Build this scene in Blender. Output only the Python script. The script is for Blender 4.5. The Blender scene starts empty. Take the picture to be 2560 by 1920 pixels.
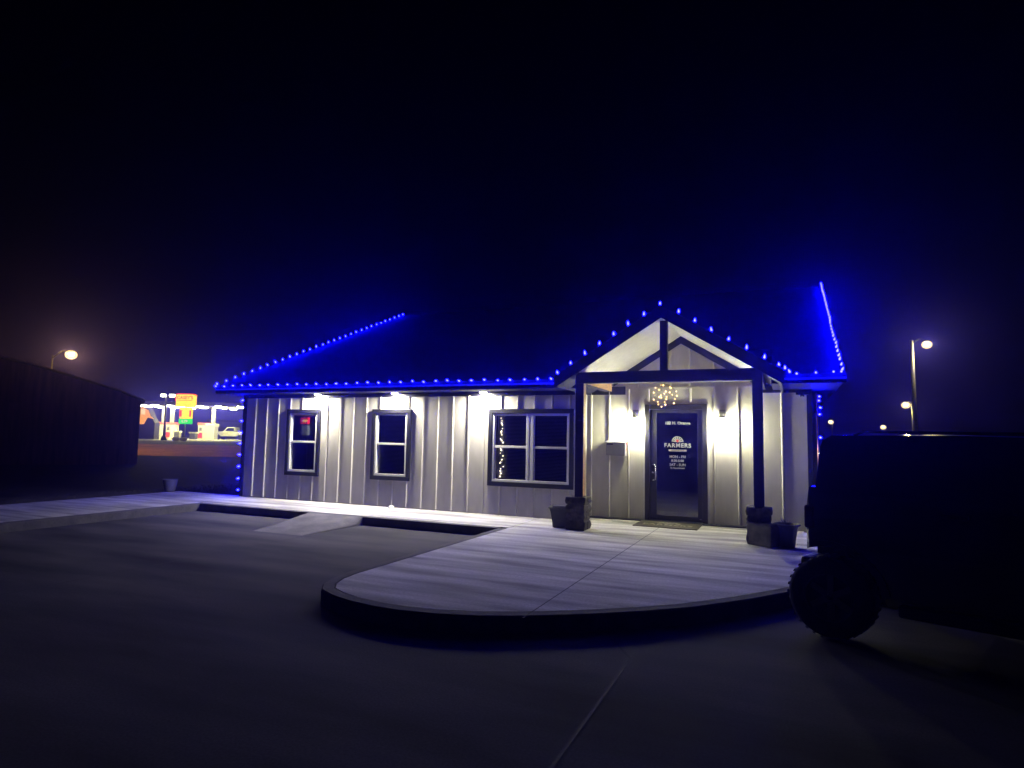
import bpy, bmesh, math, random
from mathutils import Vector, Matrix
random.seed(7)
S = bpy.context.scene
COL = S.collection
rad = math.radians

# ------------------------------------------------------------------ camera, sky, exposure
def cam_axes(yaw, pitch, roll):
    cy, sy, cp, sp = math.cos(yaw), math.sin(yaw), math.cos(pitch), math.sin(pitch)
    fw = Vector((sy*cp, cy*cp, sp)); r = Vector((cy, -sy, 0)); u = r.cross(fw)
    cr, sr = math.cos(roll), math.sin(roll)
    return cr*r + sr*u, -sr*r + cr*u, fw
YAW = rad(-23.72)
R_, U_, F_ = cam_axes(YAW, rad(4.99), rad(1.08))
cd = bpy.data.cameras.new("camera"); cam = bpy.data.objects.new("camera", cd); COL.objects.link(cam)
M = Matrix.Identity(4)
for i in range(3):
    M[i][0], M[i][1], M[i][2] = R_[i], U_[i], -F_[i]
M[0][3], M[1][3], M[2][3] = 0.0, 0.0, 1.5
cam.matrix_world = M
cd.sensor_width = 36.0; cd.lens = 1560.0/2560.0*36.0
cd.clip_start = 0.05; cd.clip_end = 2000
S.camera = cam
w = bpy.data.worlds.new("World"); S.world = w; w.use_nodes = True
nt = w.node_tree; nt.nodes.clear()
sky = nt.nodes.new('ShaderNodeTexSky'); sky.sky_type = 'NISHITA'; sky.sun_disc = False
sky.sun_elevation = rad(-6.0); sky.sun_rotation = rad(200)
bg = nt.nodes.new('ShaderNodeBackground'); bg.inputs[1].default_value = 0.0001
wo = nt.nodes.new('ShaderNodeOutputWorld')
nt.links.new(sky.outputs[0], bg.inputs[0]); nt.links.new(bg.outputs[0], wo.inputs[0])
S.view_settings.view_transform = 'Standard'; S.view_settings.look = 'None'
S.view_settings.exposure = 0.0; S.view_settings.gamma = 1.0
S.render.engine = 'CYCLES'
S.cycles.max_bounces = 6; S.cycles.diffuse_bounces = 4; S.cycles.glossy_bounces = 3
S.cycles.transmission_bounces = 4; S.cycles.transparent_max_bounces = 8; S.cycles.volume_bounces = 0
S.cycles.sample_clamp_indirect = 4.0
S.cycles.use_light_tree = True
S.cycles.caustics_reflective = False; S.cycles.caustics_refractive = False

# light levels (radiance of each kind of lit lamp)
L_SOFFIT, L_SCONCE, L_BLUE, L_STATION = 3300.0, 310.0, 800.0, 330.0

# ------------------------------------------------------------------ materials
def new_mat(name):
    m = bpy.data.materials.new(name); m.use_nodes = True
    n = m.node_tree; n.nodes.clear()
    out = n.nodes.new('ShaderNodeOutputMaterial')
    return m, n, out
def pm(name, rgb, rough=0.6, metal=0.0, scale=8.0, amt=0.25, bump=0.15, stretch=(1, 1, 1), rvar=0.15, spec=0.5, coat=0.0, scale2=None, amt2=0.0, stretch2=(1, 1, 1)):
    m, n, out = new_mat(name)
    b = n.nodes.new('ShaderNodeBsdfPrincipled')
    tc = n.nodes.new('ShaderNodeTexCoord'); mp = n.nodes.new('ShaderNodeMapping'); mp.inputs['Scale'].default_value = stretch
    n.links.new(tc.outputs['Object'], mp.inputs[0])
    t = n.nodes.new('ShaderNodeTexNoise'); t.inputs['Scale'].default_value = scale; t.inputs['Detail'].default_value = 7.0
    n.links.new(mp.outputs[0], t.inputs['Vector'])
    cr = n.nodes.new('ShaderNodeMapRange'); cr.inputs[1].default_value = 0.3; cr.inputs[2].default_value = 0.7
    cr.inputs[3].default_value = 1.0 - amt; cr.inputs[4].default_value = 1.0 + amt*0.6
    n.links.new(t.outputs[0], cr.inputs[0])
    fac = cr.outputs[0]
    if scale2:
        mp2 = n.nodes.new('ShaderNodeMapping'); mp2.inputs['Scale'].default_value = stretch2
        n.links.new(tc.outputs['Object'], mp2.inputs[0])
        t2 = n.nodes.new('ShaderNodeTexNoise'); t2.inputs['Scale'].default_value = scale2; t2.inputs['Detail'].default_value = 5.0
        n.links.new(mp2.outputs[0], t2.inputs['Vector'])
        c2 = n.nodes.new('ShaderNodeMapRange'); c2.inputs[1].default_value = 0.35; c2.inputs[2].default_value = 0.68
        c2.inputs[3].default_value = 1.0 - amt2; c2.inputs[4].default_value = 1.0 + amt2*0.5
        n.links.new(t2.outputs[0], c2.inputs[0])
        mu = n.nodes.new('ShaderNodeMath'); mu.operation = 'MULTIPLY'
        n.links.new(fac, mu.inputs[0]); n.links.new(c2.outputs[0], mu.inputs[1]); fac = mu.outputs[0]
    mx = n.nodes.new('ShaderNodeMix'); mx.data_type = 'RGBA'; mx.blend_type = 'MULTIPLY'; mx.inputs[0].default_value = 1.0
    mx.inputs[6].default_value = (*rgb, 1)
    n.links.new(fac, mx.inputs[7]); n.links.new(mx.outputs[2], b.inputs['Base Color'])
    rr = n.nodes.new('ShaderNodeMapRange'); rr.inputs[3].default_value = max(0.02, rough-rvar); rr.inputs[4].default_value = min(1, rough+rvar)
    n.links.new(t.outputs[0], rr.inputs[0]); n.links.new(rr.outputs[0], b.inputs['Roughness'])
    b.inputs['Metallic'].default_value = metal; b.inputs['Specular IOR Level'].default_value = spec
    b.inputs['Coat Weight'].default_value = coat
    if bump:
        bp = n.nodes.new('ShaderNodeBump'); bp.inputs['Strength'].default_value = bump; bp.inputs['Distance'].default_value = 0.02
        n.links.new(t.outputs[0], bp.inputs['Height']); n.links.new(bp.outputs[0], b.inputs['Normal'])
    n.links.new(b.outputs[0], out.inputs[0])
    return m
def em(name, rgb, strength):
    m, n, out = new_mat(name)
    e = n.nodes.new('ShaderNodeEmission'); e.inputs[0].default_value = (*rgb, 1); e.inputs[1].default_value = strength
    n.links.new(e.outputs[0], out.inputs[0]); return m
def glass(name, tint, rough=0.03, mix=0.10):
    m, n, out = new_mat(name)
    t = n.nodes.new('ShaderNodeBsdfTransparent'); t.inputs[0].default_value = (*tint, 1)
    g = n.nodes.new('ShaderNodeBsdfGlossy'); g.inputs['Roughness'].default_value = rough
    tc = n.nodes.new('ShaderNodeTexCoord'); no = n.nodes.new('ShaderNodeTexNoise'); no.inputs['Scale'].default_value = 3.0
    n.links.new(tc.outputs['Object'], no.inputs['Vector'])
    mr = n.nodes.new('ShaderNodeMapRange'); mr.inputs[3].default_value = rough; mr.inputs[4].default_value = rough+0.06
    n.links.new(no.outputs[0], mr.inputs[0]); n.links.new(mr.outputs[0], g.inputs['Roughness'])
    fr = n.nodes.new('ShaderNodeFresnel'); fr.inputs[0].default_value = 1.5
    ad = n.nodes.new('ShaderNodeMath'); ad.operation = 'ADD'; ad.inputs[1].default_value = mix; ad.use_clamp = True
    n.links.new(fr.outputs[0], ad.inputs[0])
    x = n.nodes.new('ShaderNodeMixShader'); n.links.new(ad.outputs[0], x.inputs[0])
    n.links.new(t.outputs[0], x.inputs[1]); n.links.new(g.outputs[0], x.inputs[2]); n.links.new(x.outputs[0], out.inputs[0])
    return m

MT = {}
MT['siding'] = pm("white_metal_siding", (0.74, 0.71, 0.65), 0.5, spec=0.3, scale=2.2, amt=0.07, bump=0.04, stretch=(3, 3, 0.5), scale2=9, amt2=0.07, stretch2=(1, 1, 0.35))
MT['white'] = pm("white_vinyl", (0.78, 0.78, 0.77), 0.4, scale=14, amt=0.06, bump=0.02)
MT['ceiling'] = pm("white_painted_boards", (0.80, 0.79, 0.74), 0.6, scale=6, amt=0.08, bump=0.05)
MT['trim'] = pm("charcoal_trim", (0.020, 0.020, 0.026), 0.6, spec=0.2, scale=10, amt=0.25, bump=0.06)
MT['timber'] = pm("dark_stained_timber", (0.024, 0.021, 0.024), 0.7, spec=0.2, scale=9, amt=0.35, bump=0.25, stretch=(1, 1, 6))
MT['rawwood'] = pm("raw_fir_timber", (0.46, 0.28, 0.13), 0.65, scale=6, amt=0.30, bump=0.12, stretch=(9, 1.2, 9))
MT['roof'] = pm("dark_roof_shingles", (0.013, 0.013, 0.016), 0.8, scale=22, amt=0.5, bump=0.5)
MT['bronze'] = pm("dark_bronze_aluminium", (0.045, 0.044, 0.042), 0.38, metal=0.6, scale=20, amt=0.15, bump=0.02)
MT['steel'] = pm("brushed_steel", (0.62, 0.62, 0.62), 0.28, metal=1.0, scale=30, amt=0.1, bump=0.02)
MT['interior'] = pm("dark_interior", (0.02, 0.02, 0.024), 0.9, scale=3, amt=0.2, bump=0.0)
MT['blind'] = pm("grey_blind_slats", (0.5, 0.5, 0.54), 0.6, scale=4, amt=0.15, bump=0.02)
MT['glass'] = glass("window_glass", (0.62, 0.64, 0.70), 0.04, 0.02)
MT['doorglass'] = glass("tinted_door_glass", (0.16, 0.17, 0.21), 0.02, 0.11)
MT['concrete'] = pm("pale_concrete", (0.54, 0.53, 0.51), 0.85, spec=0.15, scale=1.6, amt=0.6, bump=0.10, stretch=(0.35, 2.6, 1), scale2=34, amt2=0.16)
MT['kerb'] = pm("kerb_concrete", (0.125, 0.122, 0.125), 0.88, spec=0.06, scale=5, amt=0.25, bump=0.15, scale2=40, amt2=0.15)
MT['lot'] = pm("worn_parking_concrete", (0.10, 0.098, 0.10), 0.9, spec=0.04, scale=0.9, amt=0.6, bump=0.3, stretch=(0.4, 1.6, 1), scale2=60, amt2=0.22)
MT['joint'] = pm("joint_sealant", (0.03, 0.03, 0.03), 0.9, scale=20, amt=0.3)
MT['dirt'] = pm("dark_dirt_and_grass", (0.055, 0.05, 0.035), 0.95, scale=2.5, amt=0.5, bump=0.5, scale2=30, amt2=0.4)
MT['road'] = pm("orange_lit_road", (0.52, 0.21, 0.07), 0.85, scale=0.35, amt=0.35, bump=0.1, scale2=3, amt2=0.25)  # orange lamp light on the road is put into its base colour
MT['forecourt'] = pm("forecourt_concrete", (0.42, 0.41, 0.36), 0.75, scale=0.5, amt=0.2, bump=0.05)
MT['verge'] = pm("dry_verge", (0.17, 0.15, 0.07), 0.95, scale=1.2, amt=0.4, bump=0.2)
MT['grass'] = pm("dry_grass_blades", (0.12, 0.11, 0.06), 0.85, scale=6, amt=0.5, bump=0.0)
MT['stone'] = pm("rough_brown_stone", (0.10, 0.092, 0.08), 0.9, spec=0.15, scale=9, amt=0.6, bump=0.9, scale2=3, amt2=0.4)
MT['block'] = pm("mossy_concrete_block", (0.12, 0.115, 0.09), 0.95, spec=0.1, scale=8, amt=0.5, bump=0.6)
MT['pot'] = pm("dark_plastic_pot", (0.045, 0.045, 0.05), 0.5, scale=7, amt=0.3, bump=0.05)
MT['bluepot'] = pm("grey_glazed_pot", (0.16, 0.16, 0.19), 0.4, scale=5, amt=0.3, bump=0.05)
MT['soil'] = pm("potting_soil", (0.03, 0.024, 0.018), 0.95, scale=30, amt=0.5, bump=0.6)
MT['plant'] = pm("dry_plant", (0.06, 0.05, 0.028), 0.85, scale=12, amt=0.4, bump=0.0)
MT['mat'] = pm("coir_door_mat", (0.085, 0.075, 0.05), 0.95, scale=60, amt=0.4, bump=0.5)
MT['matprint'] = pm("pale_mat_print", (0.34, 0.32, 0.25), 0.95, scale=50, amt=0.3, bump=0.3)
MT['mailbox'] = pm("grey_enamel", (0.42, 0.42, 0.42), 0.4, scale=12, amt=0.12, bump=0.03)
MT['red'] = pm("red_enamel", (0.45, 0.03, 0.02), 0.45, scale=12, amt=0.2, bump=0.02)
MT['vinylw'] = pm("white_vinyl_letters", (0.36, 0.36, 0.36), 0.6, scale=12, amt=0.05, bump=0.0)
MT['paper'] = pm("white_paper", (0.75, 0.75, 0.72), 0.8, scale=12, amt=0.05, bump=0.0)
MT['black'] = pm("black_metal", (0.015, 0.015, 0.016), 0.45, scale=14, amt=0.3, bump=0.05)
MT['lantern'] = pm('weathered_pewter', (0.22, 0.21, 0.18), 0.5, metal=0.2, scale=14, amt=0.3, bump=0.05)
MT['cord'] = pm("dark_green_cord", (0.012, 0.02, 0.014), 0.6, scale=14, amt=0.3, bump=0.0)
MT['copper'] = pm("copper_conduit", (0.50, 0.25, 0.16), 0.35, metal=0.7, scale=14, amt=0.2, bump=0.02)
MT['barn'] = pm("weathered_red_boards", (0.20, 0.085, 0.06), 0.85, scale=1.6, amt=0.5, bump=0.3, stretch=(4, 4, 0.4))
MT['barnroof'] = pm("rusty_tin_roof", (0.06, 0.05, 0.05), 0.6, scale=2, amt=0.4, bump=0.1)
MT['pole'] = pm("weathered_wood_pole", (0.22, 0.20, 0.18), 0.85, scale=4, amt=0.3, bump=0.2, stretch=(6, 6, 0.5))
MT['metalpole'] = pm("galvanised_pole", (0.42, 0.43, 0.42), 0.45, metal=0.5, scale=8, amt=0.2, bump=0.03)
MT['carpaint'] = pm("black_car_paint", (0.006, 0.007, 0.009), 0.22, scale=30, amt=0.2, bump=0.0, coat=0.6, rvar=0.05)
MT['cartrim'] = pm("black_plastic_trim", (0.012, 0.012, 0.013), 0.6, scale=40, amt=0.2, bump=0.1)
MT['tyre'] = pm("tyre_rubber", (0.012, 0.012, 0.012), 0.85, scale=30, amt=0.3, bump=0.3)
MT['rim'] = pm("grey_alloy", (0.10, 0.10, 0.10), 0.35, metal=0.9, scale=14, amt=0.2, bump=0.02)
MT['carglass'] = pm("black_tinted_glass", (0.006, 0.007, 0.009), 0.06, scale=14, amt=0.1, bump=0.0, rvar=0.02)
MT['redlens'] = pm("red_lamp_lens", (0.10, 0.012, 0.012), 0.2, scale=14, amt=0.2, bump=0.0)
MT['clearlens'] = pm("clear_lamp_lens", (0.30, 0.30, 0.30), 0.15, scale=14, amt=0.1, bump=0.0)
MT['whitecar'] = pm("white_car_paint", (0.55, 0.55, 0.52), 0.35, scale=14, amt=0.1, bump=0.0)
MT['pumpwhite'] = pm("white_pump_panels", (0.62, 0.62, 0.58), 0.45, scale=8, amt=0.1, bump=0.0)
MT['darktank'] = pm("dark_bin_plastic", (0.10, 0.10, 0.09), 0.6, scale=8, amt=0.2, bump=0.0)
E_SOFFIT = em("lit_soffit_lamp", (1.0, 0.94, 0.74), L_SOFFIT)
E_SCONCE = em("lit_sconce_glass", (1.0, 0.98, 0.64), L_SCONCE)
E_BLUE = em("lit_blue_bulb", (0.0010, 0.0009, 1.0), L_BLUE)
E_WARM = em("lit_warm_bulb", (1.0, 0.62, 0.20), 6.5)
E_TREE = em("lit_tree_bulb", (1.0, 0.80, 0.48), 22.0)
E_STREET = em("lit_street_lamp", (1.0, 0.78, 0.36), 900.0)
E_CANOPY = em("lit_canopy_lamp", (1.0, 0.93, 0.34), L_STATION)
E_YELLOW = em("lit_yellow_sign", (1.0, 0.58, 0.02), 2.6)
E_RED = em("lit_red_sign", (0.85, 0.05, 0.01), 2.4)
E_GREEN = em("lit_green_sign", (0.03, 0.72, 0.06), 1.9)
E_PALE = em("lit_pale_sign", (0.9, 1.0, 0.75), 1.1)
E_NEON = em("lit_red_neon", (1.0, 0.03, 0.06), 7.0)
E_NEONY = em("lit_yellow_neon", (1.0, 0.55, 0.10), 12.0)

# ------------------------------------------------------------------ mesh helpers
class MB:
    def __init__(s): s.v = []; s.f = []; s.smooth = []
    def add(s, vs, fs, smooth=False):
        o = len(s.v); s.v += [tuple(p) for p in vs]
        for f in fs: s.f.append([i+o for i in f]); s.smooth.append(smooth)
        return s
    def box(s, x0, x1, y0, y1, z0, z1, m=None):
        vs = [Vector((x, y, z)) for z in (z0, z1) for y in (y0, y1) for x in (x0, x1)]
        if m is not None: vs = [m @ p for p in vs]
        return s.add(vs, [(0, 2, 3, 1), (4, 5, 7, 6), (0, 1, 5, 4), (2, 6, 7, 3), (0, 4, 6, 2), (1, 3, 7, 5)])
    def prism(s, pts, a, b, axis='y', m=None):
        # polygon pts extruded along axis from a to b; pts are (x,z) for y, (x,y) for z, (y,z) for x
        def mk(p, t): return {'y': (p[0], t, p[1]), 'z': (p[0], p[1], t), 'x': (t, p[0], p[1])}[axis]
        n = len(pts); vs = [Vector(mk(p, a)) for p in pts] + [Vector(mk(p, b)) for p in pts]
        if m is not None: vs = [m @ p for p in vs]
        fs = [tuple(range(n)), tuple(range(2*n-1, n-1, -1))] + [(i, i+n, (i+1) % n+n, (i+1) % n) for i in range(n)]
        return s.add(vs, fs)
    def cyl(s, p0, p1, r0, r1=None, n=12, caps=True, smooth=True):
        p0 = Vector(p0); p1 = Vector(p1); r1 = r0 if r1 is None else r1
        d = (p1-p0).normalized(); a = d.orthogonal().normalized(); b = d.cross(a)
        vs = []
        for p, r in ((p0, r0), (p1, r1)):
            vs += [p + r*(math.cos(2*math.pi*i/n)*a + math.sin(2*math.pi*i/n)*b) for i in range(n)]
        s.add(vs, [(i, (i+1) % n, (i+1) % n+n, i+n) for i in range(n)], smooth)
        if caps: s.add(vs, [tuple(range(n-1, -1, -1)), tuple(range(n, 2*n))])
        return s
    def tube(s, pts, r, n=6):
        for a, b in zip(pts[:-1], pts[1:]): s.cyl(a, b, r, r, n, caps=True)
        return s
    def lathe(s, prof, c=(0, 0, 0), n=20, m=None, sq=None):
        vs = []
        for r, z in prof:
            for i in range(n):
                t = 2*math.pi*i/n; k = 1.0
                if sq: k = 1.0/max(abs(math.cos(t-math.pi/4)), abs(math.sin(t-math.pi/4)))*sq if False else 1.0
                p = Vector((c[0]+r*k*math.cos(t), c[1]+r*k*math.sin(t), c[2]+z))
                vs.append(m @ p if m is not None else p)
        fs = []
        for j in range(len(prof)-1):
            fs += [(j*n+i, j*n+(i+1) % n, (j+1)*n+(i+1) % n, (j+1)*n+i) for i in range(n)]
        s.add(vs, fs, True)
        return s
    def sphere(s, c, r, n=10, k=6, sz=1.0):
        prof = [(max(1e-4, r*math.sin(math.pi*j/k)), -r*sz*math.cos(math.pi*j/k)) for j in range(k+1)]
        return s.lathe(prof, c, n)
    def quad(s, a, b, c, d): return s.add([a, b, c, d], [(0, 1, 2, 3)])
    def build(s, name, mat, parent=None, bevel=0.0, loc=None):
        me = bpy.data.meshes.new(name)
        vs = s.v
        if loc is not None: vs = [(p[0]-loc[0], p[1]-loc[1], p[2]-loc[2]) for p in vs]
        me.from_pydata(vs, [], s.f); me.polygons.foreach_set('use_smooth', s.smooth)
        bm = bmesh.new(); bm.from_mesh(me); bmesh.ops.remove_doubles(bm, verts=bm.verts, dist=1e-5)
        bmesh.ops.recalc_face_normals(bm, faces=bm.faces); bm.to_mesh(me); bm.free()
        o = bpy.data.objects.new(name, me); COL.objects.link(o)
        if mat is not None: me.materials.append(mat)
        if loc is not None: o.location = loc
        if bevel:
            b = o.modifiers.new('bevel', 'BEVEL'); b.width = bevel; b.segments = 2; b.limit_method = 'ANGLE'; b.angle_limit = rad(40)
        if parent is not None:
            o.parent = parent
            if loc is None:   # vertices are in world space: undo the parent's placement
                o.matrix_parent_inverse = parent.matrix_world.inverted() if parent.type == 'MESH' else Matrix.Translation(parent.location).inverted() if parent.rotation_euler.z == 0 else (Matrix.Translation(parent.location) @ Matrix.Rotation(parent.rotation_euler.z, 4, 'Z')).inverted()
        return o
def tag(o, label, cat, group=None, kind=None):
    if label: o['label'] = label
    if cat: o['category'] = cat
    if group: o['group'] = group
    if kind: o['kind'] = kind
    return o
def thing(name, label, cat, loc=(0, 0, 0), rz=0.0, group=None):
    o = bpy.data.objects.new(name, None); COL.objects.link(o); o.empty_display_size = 0.2
    o.location = loc; o.rotation_euler = (0, 0, rz)
    return tag(o, label, cat, group)
def lpart(name, mb, mat, parent, bevel=0.0):
    # a part whose vertices are in the parent's own local space
    o = mb.build(name, mat, None, bevel); o.parent = parent
    return o
def struct(o): o['kind'] = 'structure'; return o
def copy_tree(o, parent=None):
    c = o.copy(); COL.objects.link(c)
    if parent is not None: c.parent = parent; c.matrix_parent_inverse = o.matrix_parent_inverse.copy()
    for ch in list(o.children): copy_tree(ch, c)
    return c
def text_mesh(txt, size, align='CENTER', spacing=1.0, extrude=0.0008, offset=0.0):
    cu = bpy.data.curves.new('lettering', 'FONT'); cu.body = txt; cu.size = size; cu.align_x = align; cu.align_y = 'CENTER'
    cu.space_character = spacing; cu.extrude = extrude; cu.offset = offset; cu.resolution_u = 3
    o = bpy.data.objects.new('lettering', cu); COL.objects.link(o)
    bpy.context.view_layer.update()
    me = bpy.data.meshes.new_from_object(o.evaluated_get(bpy.context.evaluated_depsgraph_get()))
    COL.objects.unlink(o); bpy.data.objects.remove(o)
    vs = [v.co.copy() for v in me.vertices]; fs = [tuple(p.vertices) for p in me.polygons]
    return vs, fs
def put_text(mb, txt, size, c, spacing=1.0, m=None, offset=0.0, xs=1.0):
    # flat lettering facing -Y, centred at c (or placed by matrix m)
    vs, fs = text_mesh(txt, size, spacing=spacing, offset=offset)
    mm = m if m is not None else Matrix.Translation(c) @ Matrix.Rotation(rad(90), 4, 'X')
    mb.add([mm @ Vector((v.x*xs, v.y, v.z)) for v in vs], fs)
    return mb

# far-field frame: u to the right of the view, d metres ahead
RX = Vector((math.cos(YAW), -math.sin(YAW), 0)); FX = Vector((math.sin(YAW), math.cos(YAW), 0))
def far(u, d, z=0.0): p = RX*u + FX*d; return Vector((p.x, p.y, z))
def smooth01(t): t = max(0.0, min(1.0, t)); return t*t*(3-2*t)
def gz(d): return -0.165 + 0.65*smooth01((d-45.0)/23.0)

# ------------------------------------------------------------------ ground, lot, walkways
g = MB(); ds = [-38, 0, 20, 40, 45, 48, 51, 54, 57, 60, 63, 66, 68, 80, 110, 160, 225]; us = [-165, -80, -30, 0, 40, 165]
vs = [far(u, d, gz(d)) for d in ds for u in us]; nu = len(us)
g.add(vs, [(j*nu+i, j*nu+i+1, (j+1)*nu+i+1, (j+1)*nu+i) for j in range(len(ds)-1) for i in range(nu-1)])
struct(g.build('ground', MT['dirt']))
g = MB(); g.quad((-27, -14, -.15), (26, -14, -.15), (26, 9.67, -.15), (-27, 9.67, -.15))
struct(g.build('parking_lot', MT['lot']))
g = MB()
def strip(mb, pts, wd, z):
    for a, b in zip(pts[:-1], pts[1:]):
        a = Vector((*a, z)); b = Vector((*b, z)); d = (b-a).normalized(); nn = Vector((-d.y, d.x, 0))*wd/2
        mb.quad(a-nn, b-nn, b+nn, a+nn)
strip(g, [(-1.42, 5.36), (-1.11, 4.86), (-1.11, -13.0)], 0.022, -0.146)
strip(g, [(-7.2, 8.0), (-7.2, -13.0)], 0.018, -0.146)
struct(g.build('parking_joint', MT['joint']))

pad_outer = [(-4.45, 9.67), (-4.455, 8.2), (-4.46, 6.5), (-4.46, 5.70), (-4.42, 5.42), (-4.33, 5.18), (-4.19, 4.99), (-3.96, 4.86), (-3.70, 4.77), (-3.42, 4.72), (-3.12, 4.71),
             (-2.77, 4.76), (-2.40, 4.88), (-2.06, 5.05), (-1.56, 5.38), (-1.18, 5.68), (-.81, 6.02), (-.40, 6.52), (0.0, 7.09), (0.42, 7.80), (0.80, 8.60), (1.10, 9.6), (1.25, 11.0), (1.25, 12.6)]
def offset_line(pts, k):
    out = []
    for i, p in enumerate(pts):
        a = Vector((*pts[max(0, i-1)], 0)); b = Vector((*pts[min(len(pts)-1, i+1)], 0)); d = (b-a).normalized()
        nn = Vector((-d.y, d.x, 0)); out.append((p[0]+nn.x*k, p[1]+nn.y*k))
    return out
def kerb_band(pts, wd):
    mb = MB(); inn = offset_line(pts, wd); mid = offset_line(pts, 0.014); n = len(pts); vs = []
    for rows in ((pts, -.16), (pts, -.014), (mid, 0.0), (inn, 0.0), (inn, -.05)):
        vs += [(p[0], p[1], rows[1]) for p in rows[0]]
    fs = [(k*n+i, k*n+i+1, (k+1)*n+i+1, (k+1)*n+i) for k in range(4) for i in range(n-1)]
    return mb.add(vs, fs)
def poly_slab(pts, zt, zb): return MB().prism(pts, zb, zt, 'z')
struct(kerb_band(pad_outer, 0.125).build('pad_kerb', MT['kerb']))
inner = offset_line(pad_outer, 0.139); inner[0] = (-4.311, 9.80)
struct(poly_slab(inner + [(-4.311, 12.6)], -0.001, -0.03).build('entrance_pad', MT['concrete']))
base = offset_line(pad_outer, 0.10)
struct(poly_slab(base + [(-4.35, 12.6)], -0.032, -0.14).build('pad_base', MT['joint']))
g = MB(); strip(g, [(-2.05, 11.95), (-2.05, 4.98)], 0.012, 0.003); strip(g, [(-4.30, 9.80), (0.9, 9.80)], 0.008, 0.003)
struct(g.build('pad_joint', MT['joint']))
walk_edge = [(-11.45, -13.0), (-11.45, 9.55), (-11.45, 9.67), (-11.33, 9.67), (-4.45, 9.67)]
g = MB()
g.prism([(-14.27, -13), (-11.60, -13), (-11.60, 11.42), (-14.27, 11.42)], -.16, -0.001, 'z')
g.prism([(-11.60, 9.81), (-4.325, 9.81), (-4.325, 11.34), (-11.60, 11.34)], -.16, -0.001, 'z')
struct(g.build('walkway', MT['concrete']))
g = MB()
g.box(-11.597, -11.45, -13, 9.67, -.16, 0.0); g.box(-11.45, -4.45, 9.67, 9.807, -.16, 0.0); g.box(-11.597, -11.45, 9.67, 9.807, -.16, 0.0)
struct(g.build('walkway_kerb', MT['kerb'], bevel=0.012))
g = MB(); strip(g, [(-11.6, 9.8), (-12.05, 11.3)], 0.012, 0.003)
for x in (-10.0, -8.6, -7.2, -5.8): strip(g, [(x, 9.81), (x, 11.28)], 0.008, 0.003)
for y in (-2, 0, 2, 4, 6, 8): strip(g, [(-14.2, y), (-11.5, y)], 0.010, 0.003)
struct(g.build('walkway_joint', MT['joint']))
# kerb ramp: a sloped wedge with a flared, rounded right side
g = MB(); nx = 14; ny = 8; vs = []
for j in range(ny+1):
    for i in range(nx+1):
        t = j/ny; sx = i/nx
        x = -8.50+0.14*t + sx*((-7.22-0.05*t)-(-8.50+0.14*t)) ; y = 9.665 - 1.52*t
        x += 0.0
        z = -.148 + (0.146)*(1-t)**1.15
        edge = min(1.0, (1-sx)*5.0); z = -.148 + (z+.148)*(0.25+0.75*math.sin(edge*math.pi/2)) if j > 0 else z
        if j == ny: z = -.149
        vs.append((x, y, z))
g.add(vs, [(j*(nx+1)+i, j*(nx+1)+i+1, (j+1)*(nx+1)+i+1, (j+1)*(nx+1)+i) for j in range(ny) for i in range(nx)], True)
b0 = len(vs)
sk = [(p[0], p[1], -.152) for p in vs]
g.add([vs[i*(nx+1)+nx] for i in range(ny+1)] + [sk[i*(nx+1)+nx] for i in range(ny+1)], [(i, i+1, i+ny+2, i+ny+1) for i in range(ny)])
g.add([vs[i*(nx+1)] for i in range(ny+1)] + [sk[i*(nx+1)] for i in range(ny+1)], [(i, i+1, i+ny+2, i+ny+1) for i in range(ny)])
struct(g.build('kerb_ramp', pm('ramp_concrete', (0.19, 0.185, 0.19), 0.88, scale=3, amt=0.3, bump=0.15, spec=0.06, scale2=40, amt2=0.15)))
# lawn beside and behind the left walkway
g = MB()
g.quad((-14.28, -13, -.012), (-14.28, 34, -.012), (-17.5, 34, -.162), (-17.5, -13, -.162))
g.quad((-14.28, 11.43, -.012), (-12.02, 11.43, -.012), (-12.02, 34, -.012), (-14.28, 34, -.012))
struct(g.build('lawn', MT['dirt']))
g = MB(); rr = random.Random(3)
for i in range(5200):
    if rr.random() < 0.62: x = -14.30 - abs(rr.gauss(0, 1.0)); y = rr.uniform(4.5, 15)
    else: x = rr.uniform(-14.3, -12.25); y = 11.45 + abs(rr.gauss(0, 1.4))
    if x < -17.4: continue
    z = -.012 if x > -14.28 else -.012 - .15*(-14.28-x)/3.22
    h = rr.uniform(.02, .075); a = rr.uniform(0, 6.28); wv = Vector((math.cos(a), math.sin(a), 0))*.005; le = Vector((rr.gauss(0, .5), rr.gauss(0, .5), 0))*h
    b = Vector((x, y, z-.005))
    g.add([b-wv, b+wv, b+le+Vector((0, 0, h))], [(0, 1, 2)])
tag(g.build('grass', MT['grass']), 'short dry grass tufts beside the left walkway', 'grass', kind='stuff')

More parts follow.
